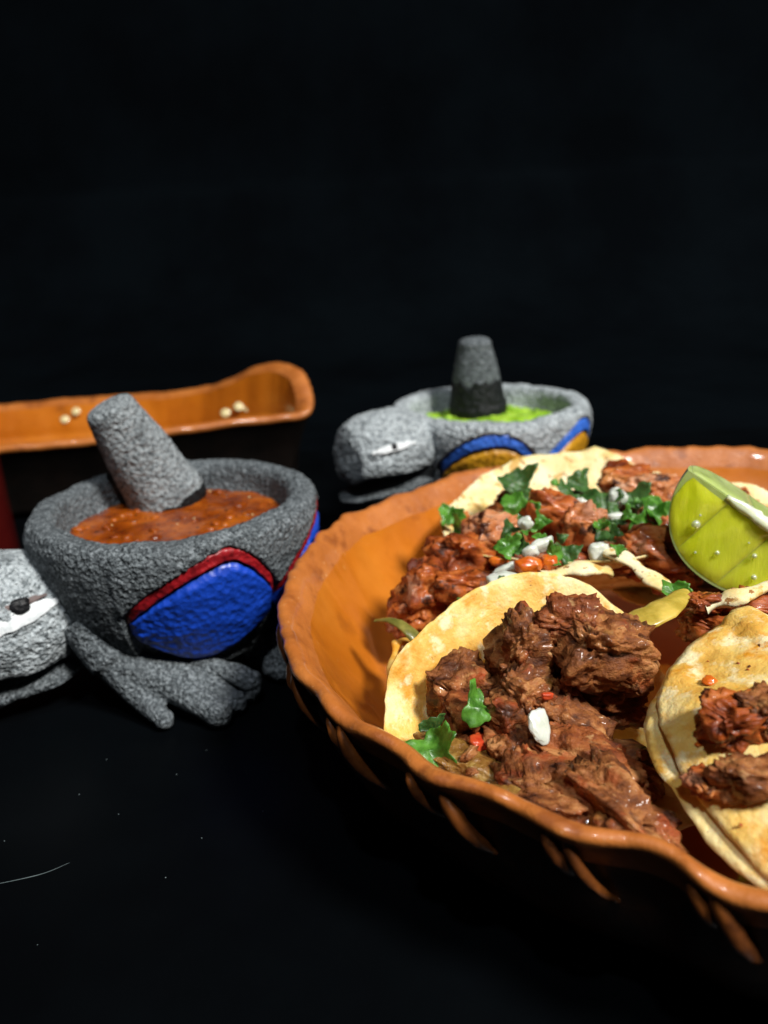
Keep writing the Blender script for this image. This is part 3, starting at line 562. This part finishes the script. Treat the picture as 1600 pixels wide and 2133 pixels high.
# ------------------------------------------------------------------ carved stone turtle mortars
ZS = np.array([0, .006, .012, .025, .040, .055, .066, .073, .0775]); RS = np.array([.028, .036, .0430, .0522, .0588, .0624, .0638, .0636, .0618])
def bowl_r(z): return float(np.interp(z, ZS, RS))
def bow(d, c, pw):                           # lopsided arch, its crown towards the tail
    d = max(-1.0, min(1.0, d)); k = (d - c) / (1 + c if d < c else 1 - c)
    return 1 - abs(k) ** pw
def ang_diff(a, b): return (a - b + 180) % 360 - 180
def make_turtle(ctr, name_label, panels, half, zc, zt, fill_mat, edge_mat, head_c, head_ax, head_r, seed, zlift=0.0, stone='stone', palate=0.52, hook=0.9, crown=0.2, blunt=0.8, pw=1.75, band=0.0052):
    cx, cy = ctr
    root = empty('turtle_mortar', (cx, cy, 0), name_label, 'mortar', 'stone turtle mortars')
    def arch(th):                       # height of the scalloped lip above the painted shields, None between them
        for c in panels:
            d = ang_diff(th, c) / half
            if abs(d) <= 1: return zc + (zt - zc) * bow(d, crown, pw)
        return None
    def zb(th, c):
        d = ang_diff(th, c) / half
        return 0.019 + 0.022 * abs(d) ** 1.9
    nth, nz = 420, 84
    V = []
    zl = np.concatenate([np.linspace(0.0, 0.0775, 54)])
    inner = [(.0602, .0790), (.0584, .0797), (.0562, .0796), (.0542, .0786), (.0528, .0768), (.0518, .0740), (.0508, .0690), (.0485, .0630), (.042, .052), (.030, .042), (.015, .037), (0.0, .036)]
    inn = spline([(r, z, 0) for r, z in [(bowl_r(.0775), .0775)] + inner], 31)[1:]
    for i in range(nth):
        th = i * 360 / nth; a = arch(th); co, si = math.cos(rad(th)), math.sin(rad(th))
        lump = 1 + 0.018 * fn((co * 1.7, si * 1.7, seed), 2); tilt = 0.0016 * fn((co * 2.2, si * 2.2, seed + 4), 3)
        for z in zl:
            r = bowl_r(z)
            if a is not None:
                k = max(0, min(1, (z - a) / 0.0016 + 0.5)); r += 0.0032 * k - 0.0020 * (1 - k) * (z > 0.015)
            else: r += 0.0024 * max(0, min(1, (z - .02) / .01))
            r *= lump; r += 0.0006 * noise.noise(Vector((co * 30, si * 30, z * 500 + seed)))
            V.append((cx + co * r, cy + si * r, z + zlift + tilt * z / .078))
        for r, z, _ in inn:
            r = r * lump + (0.0024 if r > .059 else 0.0016 if r > .056 else 0) + 0.0006 * noise.noise(Vector((co * 30, si * 30, z * 500 + seed)))
            V.append((cx + co * r, cy + si * r, z + zlift + tilt + 0.0005 * noise.noise(Vector((co * r * 400, si * r * 400, seed)))))
    obj('bowl', V, grid_faces(nth, len(zl) + len(inn), cu=True), stone, root)
    def patch(th0, th1, f0, f1, nu, nv, off):
        P = []
        for i in range(nu):
            th = th0 + (th1 - th0) * i / (nu - 1); co, si = math.cos(rad(th)), math.sin(rad(th))
            lump = 1 + 0.018 * fn((co * 1.7, si * 1.7, seed), 2)
            for j in range(nv):
                t = j / (nv - 1); z = f0(th) * (1 - t) + f1(th) * t
                e = min(1, 10 * t, 10 * (1 - t), 14 * i / (nu - 1), 14 * (1 - i / (nu - 1))) ** 0.5
                r = bowl_r(z) * lump - 0.0018 + (off + 0.0018) * e + 0.00045 * noise.noise(Vector((co * 26, si * 26, z * 420))) + 0.0003 * noise.noise(Vector((co * 70, si * 70, z * 1100)))
                P.append((cx + co * r, cy + si * r, z + zlift))
        return P, grid_faces(nu, nv)
    for c in panels:
        A_ = lambda th, c=c: zc + (zt - zc) * bow(ang_diff(th, c) / half, crown, pw)
        rag = lambda th: 0.0007 * noise.noise(Vector((th * .35, seed, 0)))
        p = obj('shield', *patch(c - half * .985, c + half * .985, lambda th, c=c: zb(th, c), lambda th: max(A_(th) - band + rag(th), zb(th, c) + .0005), 90, 40, 0.0026), fill_mat, root)
        obj('shield_border', *patch(c - half * 1.0, c + half * 1.0, lambda th: max(A_(th) - band - .0004 + rag(th), 0.02), lambda th: A_(th) + .0006, 90, 10, 0.0020), edge_mat, p)
    # head
    hc = np.array(head_c); ax = np.array([math.cos(rad(head_ax)), math.sin(rad(head_ax)), 0]); lat = np.array([-ax[1], ax[0], 0]); upv = np.array([0, 0, 1.0])
    la, lb, lc = head_r
    P, F = ico(6); V = np.empty_like(P)
    for i, p in enumerate(P):
        q = p.copy()
        if q[0] > blunt: q[0] = blunt + (q[0] - blunt) * 0.30
        if q[2] < -palate: q[2] = -palate + (q[2] + palate) * (0.25 + hook * max(0, q[0] - 0.50))     # flat palate, beak hooked down in front
        q[2] -= 0.10 * max(0, q[0]) ** 2 + (hook - .9) * 0.22 * max(0, q[0] - .45)
        d = 1 + 0.05 * noise.noise(Vector(p * 1.7) + Vector((seed, 0, 0))) + 0.012 * noise.noise(Vector(p * 7)) + 0.010 * noise.noise(Vector(p * 15)) + 0.010 * noise.noise(Vector(p * 31))
        d -= 0.055 * min(1.0, noise.voronoi(Vector(p * 1.8) + Vector((seed, seed, 0)))[0][0] * 1.5) - 0.03          # chisel facets
        V[i] = hc + (ax * q[0] * la + lat * q[1] * lb + upv * q[2] * lc) * d
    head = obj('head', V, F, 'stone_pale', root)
    P, F = ico(5); V = np.empty_like(P)
    for i, p in enumerate(P):
        q = p.copy(); d = 1 + 0.07 * noise.noise(Vector(p * 2.1) + Vector((seed, 3, 0))) + 0.02 * noise.noise(Vector(p * 11))
        V[i] = hc + (ax * (q[0] * la * .88 - la * .10) + lat * q[1] * lb * .74 + upv * (q[2] * lc * .19 - lc * (.90 + 0.20 * q[0]))) * d
    obj('lower_jaw', V, F, 'stone', root)
    bc = np.array([cx, cy, 0.036 + zlift])
    neck = [hc - ax * la * .74 + upv * lc * .06, hc * .62 + bc * .38 - upv * .003, hc * .46 + bc * .54 - upv * .008]
    obj('neck', *tube(spline(neck, 16), np.linspace(lb * .80, lb * .84, 16), 28, jitter=.12, seed=seed), 'stone', root)
    return root, head, hc, (ax, lat, upv), (la, lb, lc)

def on_head(px, py, hc, fr, r, grow=1.0):
    """where a sight line meets the head's ellipsoid"""
    d = ray(px, py); B = np.array([fr[0] / r[0], fr[1] / r[1], fr[2] / r[2]]) / grow
    o = B @ (C0 - hc); e = B @ d
    a, b, c = e @ e, 2 * o @ e, o @ o - 1; D = b * b - 4 * a * c
    if D < 0: return None
    return C0 + d * ((-b - math.sqrt(D)) / (2 * a))
def eye(head, hc, fr, r, p0, p1, h, pupil, pr, grow, lid=None):
    eye_patch('eye_white', 'white', head, hc, fr, r, p0, p1, h, grow)
    if lid: eye_patch('eyelid', 'lid', head, hc, fr, r, *lid, grow + .002)
    c = on_head(*pupil, hc, fr, r, grow)
    n = (C0 - c) / np.linalg.norm(C0 - c)
    obj('pupil', *blob(c - n * 0.0006, (pr, pr * .45, pr * .85), (-18, 0, -math.degrees(math.atan2(n[0], -n[1])) * -1), 4, 2, .25, .12, .05), 'black', head)
def eye_patch(name, mat, head, hc, fr, r, p0, p1, h, grow):
    nu, nv = 26, 9; V = []
    for i in range(nu):
        s = i / (nu - 1); mx, my = p0[0] + (p1[0] - p0[0]) * s, p0[1] + (p1[1] - p0[1]) * s
        w = h * math.sin(math.pi * (0.06 + 0.88 * s)) ** 0.7 * (1 + .25 * noise.noise(Vector((s * 9, 1, h))))
        for j in range(nv):
            t = j / (nv - 1) - .5; e = 1 - abs(2 * t) ** 3
            V.append(on_head(mx, my + w * t * 2 + 2.0 * noise.noise(Vector((s * 12, t * 3, 0))), hc, fr, r, grow + .004 * e))
    return obj(name, V, grid_faces(nu, nv), mat, head)

C1 = (-0.097, 0.340)
T1, head1, hc1, fr1, hr1 = make_turtle(C1, 'grey stone turtle mortar with blue shell shields edged in red, holding red salsa', [-69, -7, 55], 31, .049, .0745, 'blue', 'red', (-.166, .300, .0410), 208, (.040, .029, .0300), 1.0, crown=0.34, pw=1.6)
eye(head1, hc1, fr1, hr1, (-60, 1336), (122, 1250), 21, (42, 1264), .0044, 1.022, lid=((-60, 1296), (98, 1238), 9))
C2 = (0.074, 0.505)
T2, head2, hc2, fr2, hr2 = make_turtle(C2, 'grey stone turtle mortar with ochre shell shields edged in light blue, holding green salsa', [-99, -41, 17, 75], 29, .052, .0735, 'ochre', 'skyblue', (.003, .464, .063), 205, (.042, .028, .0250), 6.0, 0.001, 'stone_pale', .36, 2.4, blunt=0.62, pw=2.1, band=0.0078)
eye(head2, hc2, fr2, hr2, (776, 944), (866, 921), 8, (820, 931), .0026, 1.03)

def leg(root, shoulder, knee, toes, r0, r1, vox=.0011):
    parts = [tube(spline([shoulder, knee], 10), np.linspace(r0, r1, 10), 18)]
    for tip, tr, *m_ in toes:
        tip = np.array(tip); kn = np.array(knee); mid = m_[0] if m_ else kn * .45 + tip * .55 + np.array([0, 0, .002])
        parts.append(tube(spline([kn, mid, tip], 12), np.linspace(r1 * .86, tr, 12), 14))
        parts.append(blob(tip, (tr * 1.15,) * 3, (0, 0, 0), 3, 3, .15, .05, 0))
    o = obj('leg', *join(parts), 'stone', root); remesh(o, vox); return o
# visible forefoot of the near turtle: slanting limb, splayed claws on the table
leg(T1, atz(180, 1290, .040), atz(238, 1380, .0225), [(atz(342, 1500, .0042), .0036, atz(290, 1445, .0110)), (atz(455, 1486, .0056), .0054, atz(345, 1422, .0140)), (atz(492, 1464, .0050), .0044, atz(392, 1412, .0140))], .0120, .0100, .0009)
leg(T1, atz(400, 1392, .016), atz(465, 1396, .0150), [(atz(524, 1420, .0100), .0042, atz(500, 1403, .0130)), (atz(522, 1444, .0048), .0034, atz(524, 1428, .009))], .0058, .0046, .0009)
leg(T1, (-.072, .325, .014), (-.054, .312, .010), [(atz(566, 1392, .006), .004), (atz(585, 1400, .005), .004)], .012, .008)
leg(T1, (-.09, .375, .014), (-.075, .395, .010), [((-.065, .41, .005), .005), ((-.08, .415, .005), .005)], .014, .010)
leg(T1, (-.13, .37, .014), (-.145, .385, .010), [((-.155, .40, .005), .005), ((-.165, .385, .005), .005)], .014, .010)
for dx, dy in [(-.045, -.045), (.035, -.045), (.04, .045), (-.035, .045)]:
    b = np.array([C2[0] + dx, C2[1] + dy, .012])
    leg(T2, (C2[0] + dx * .6, C2[1] + dy * .6, .016), b, [(b + [dx * .35, dy * .3, -.007], .005), (b + [dx * .1, dy * .45, -.007], .005)], .014, .010, .0016)

def salsa(ctr, z, R, mat, label, seed, amp, zamp):
    nr, nt = 40, 120; V = []
    for i in range(nr + 1):
        for j in range(nt):
            a = 2 * math.pi * j / nt; r = R * i / nr
            x, y = r * math.cos(a), r * math.sin(a)
            V.append((ctr[0] + x, ctr[1] + y, z + amp * fn((x * 120 + seed, y * 120, seed), 3) + zamp(x, y) - .0006 * (i / nr) ** 8))
    return obj('salsa', V, grid_faces(nr + 1, nt, cv=True), mat, None, label=label, cat='salsa', origin=(ctr[0], ctr[1], z))
s1 = salsa(C1, .0665, .0512, 'salsa_red', 'orange-red salsa filling the mortar with blue shields', 1, .0006, lambda x, y: 0.0)
s2 = salsa(C2, .0670, .0514, 'salsa_green', 'bright green salsa in the mortar with ochre shields', 5, .0018, lambda x, y: .006 * math.exp(-((x - .012) ** 2 + (y + .02) ** 2) / .0006))

def seeds(parent, ctr, z, n, mat, r0, r1, seed):
    g = random.Random(seed); parts = []
    for i in range(n):
        a, q = g.uniform(0, 2 * math.pi), math.sqrt(g.random()) * .047; r = g.uniform(r0, r1)
        parts.append(blob((ctr[0] + q * math.cos(a), ctr[1] + q * math.sin(a), z + r * .1), (r, r * .75, r * .45), (0, 0, g.uniform(0, 180)), 2, i, .3, .1, 0))
    o = obj('seeds' if mat == 'cream' else 'pulp_bits', *join(parts), mat, parent); o['kind'] = 'stuff'
seeds(s1, C1, .0664, 14, 'cream', .0004, .0007, 1); seeds(s1, C1, .0661, 60, 'salsa_red', .0012, .0034, 2)
seeds(s2, C2, .0675, 60, 'salsa_green', .0015, .0034, 3)

def pestle(bot, top, rb, rt, label, seed, wet=0.0, stone='stone'):
    bot, top = np.array(bot), np.array(top); ax = top - bot; L = np.linalg.norm(ax); ax /= L
    a = np.cross(ax, [0, 1, 0]); a /= np.linalg.norm(a); b = np.cross(ax, a)
    prof = spline([(0, 0), (rb * .55, .002), (rb * .92, .008), (rb, .018), (rb * .93, L * .35), ((rb + rt) * .5, L * .62), (rt * 1.02, L * .88), (rt * .92, L * .965), (rt * .6, L * .995), (0, L)], 70)
    root = empty('pestle', tuple(bot), label, 'pestle', 'stone pestles standing in the mortars')
    nt = 140; cut = wet
    def build(lo, hi, grow):
        V = []; rows = [p for p in prof if lo <= p[1] / L <= hi]
        for r, h in rows:
            for j in range(nt):
                th = 2 * math.pi * j / nt; d = a * math.cos(th) + b * math.sin(th)
                rr = r * (1 + .05 * noise.noise(Vector((math.cos(th) * 1.4, math.sin(th) * 1.4, h * 40 + seed)))) + .0005 * noise.noise(Vector((math.cos(th) * 16, math.sin(th) * 16, h * 700 + seed))) * (r > .002)
                hh = h + (.0035 * noise.noise(Vector((math.cos(th) * 3.5, math.sin(th) * 3.5, seed))) if grow and h == rows[-1][1] else 0)
                V.append(bot + ax * hh + d * (rr + grow))
        return V, grid_faces(len(rows), nt, cv=True)
    obj('shaft', *build(0, 1, 0), stone, root)
    if wet: obj('wet_end', *build(0, wet, .0004), 'stone_wet', root, label='dark wet lower end')
    return root
pb = atz(352, 1040, .066); pt = aty(222, 840, pb[1] - .012)
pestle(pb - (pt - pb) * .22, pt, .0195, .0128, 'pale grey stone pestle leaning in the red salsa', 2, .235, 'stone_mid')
pb = atz(995, 858, .068); pt = aty(988, 704, pb[1] - .004)
pestle(pb - (pt - pb) * .25, pt, .0200, .0115, 'grey stone pestle with black wet end upright in the green salsa', 5, .60)

# ------------------------------------------------------------------ oblong clay dish behind
DRIM = [(-.268, .528, .060), (-.172, .551, .060), (-.105, .576, .060), (-.062, .592, .059), (-.053, .606, .066), (-.058, .628, .081), (-.072, .648, .0880), (-.096, .664, .0865), (-.125, .678, .075), (-.150, .690, .067), (-.19, .697, .0620),
        (-.25, .700, .0610), (-.341, .692, .060), (-.43, .665, .060), (-.468, .61, .060), (-.44, .55, .060), (-.36, .517, .060)]
dr = spline(DRIM, 360, closed=True); dctr = np.array([-.245, .612, 0.0])
def dish_ring(prof, n, extra=0.0):
    pr = spline([(o, h, 0) for o, h in prof], n); V = []
    for i in range(360):
        p = dr[i]; t = dr[(i + 1) % 360] - dr[i - 1]; nn = np.array([t[1], -t[0], 0]); nn /= np.linalg.norm(nn) + 1e-9
        w = 0.0012 * fn((p[0] * 40, p[1] * 40, 2), 3); cr = 0.0004 * math.cos(i * 1.1) * (p[2] > .064) * (prof is DISH_RIM) * (p[0] > -.075)
        for o, h, _ in pr:
            fall = max(0, -o)                                   # distance inward from the lip
            k = min(1, fall / .075)
            q = p + nn * max(o, -.02) + (dctr - p) * (max(0, k - .25) / .75 * 0.80 if fall > .018 else 0)
            z = h * p[2] / .060 if h > .02 else h
            V.append((q[0] + nn[0] * (w + cr), q[1] + nn[1] * (w + cr), z + w * (h > .03)))
    return V, grid_faces(360, n, cu=True)
DISH_RIM = [(-.001, .055), (.0012, .0575), (.0008, .0605), (-.003, .0618), (-.008, .0605), (-.0125, .0575)]
dish = empty('clay_dish', dctr, 'long orange clay dish with raised pinched end and cream dots, behind the red-salsa mortar', 'dish')
obj('outer_wall', *dish_ring([(-.001, .055), (-.006, .046), (-.013, .030), (-.018, .012), (-.022, .002), (-.045, .001)], 18), 'shade_out', dish)
obj('rim', *dish_ring(DISH_RIM, 14), 'rim', dish)
obj('inner_bowl', *dish_ring([(-.0125, .0575), (-.0150, .050), (-.0178, .040), (-.0200, .030), (-.030, .021), (-.050, .016), (-.075, .015)], 30), 'glaze', dish)
for px, py, r in [(470, 860, .0042), (497, 847, .0042), (515, 850, .0038), (135, 873, .0042), (158, 857, .0040)]:
    p = aty(px, py, .6548 if px > 300 else .6825)
    obj('cream_dot', *blob(p, (r, .0012, r * .95), (-35, 0, 0), 3, px, .1, 0, 0), 'cream', dish)

# ------------------------------------------------------------------ dark red bottle at the left edge
gx, gy = -.253, .42
gl = empty('bottle', (gx, gy, 0), 'dark red glass bottle at the left edge behind the turtle head', 'bottle')
pr = spline([(0, 0), (.030, 0), (.0345, .003), (.035, .010), (.0350, .05), (.0350, .10), (.0330, .118), (.024, .135), (.015, .150), (.013, .165), (.013, .19), (.0145, .192), (.0145, .20), (0, .20)], 90)
V = [(gx + r * math.cos(2 * math.pi * j / 64), gy + r * math.sin(2 * math.pi * j / 64), h) for r, h in pr for j in range(64)]
obj('glass_body', V, grid_faces(90, 64, cv=True), 'red_glass', gl)
V = [(gx + .0354 * math.cos(rad(a)), gy + .0354 * math.sin(rad(a)), z) for a in np.linspace(-150, -12, 40) for z in np.linspace(.070, .080, 6)]
obj('label', V, grid_faces(40, 6), 'label', gl)  # pale grey band across the near side of the bottle

# ------------------------------------------------------------------ lint and dust on the table
hp = spline([tuple(atz(-40, 1848, .0004)), tuple(atz(40, 1832, .0004)), tuple(atz(95, 1818, .0005)), tuple(atz(145, 1797, .0010))], 24)
obj('lint_thread', *tube(hp, np.concatenate([np.linspace(.00005, .00012, 12), np.linspace(.00012, .00004, 12)]), 6), 'lint', None, label='fine pale curved thread lying on the black table', cat='thread', origin=tuple(hp[12]))
parts = []
for px, py in [(222, 1582), (247, 1696), (9, 1752), (345, 1828), (420, 1746), (430, 1563), (78, 1968), (368, 1613), (548, 1690), (165, 1655)]:
    s = .00016 if py != 1968 else .00012
    parts.append(blob(atz(px, py, s), (s * 1.6, s, s), (0, 0, rng.uniform(0, 180)), 1, px, .3, 0, 0))
du = obj('dust', *join(parts), 'lint', None); du['kind'] = 'stuff'; du['label'] = 'tiny pale dust specks scattered on the black table'; du['category'] = 'dust'
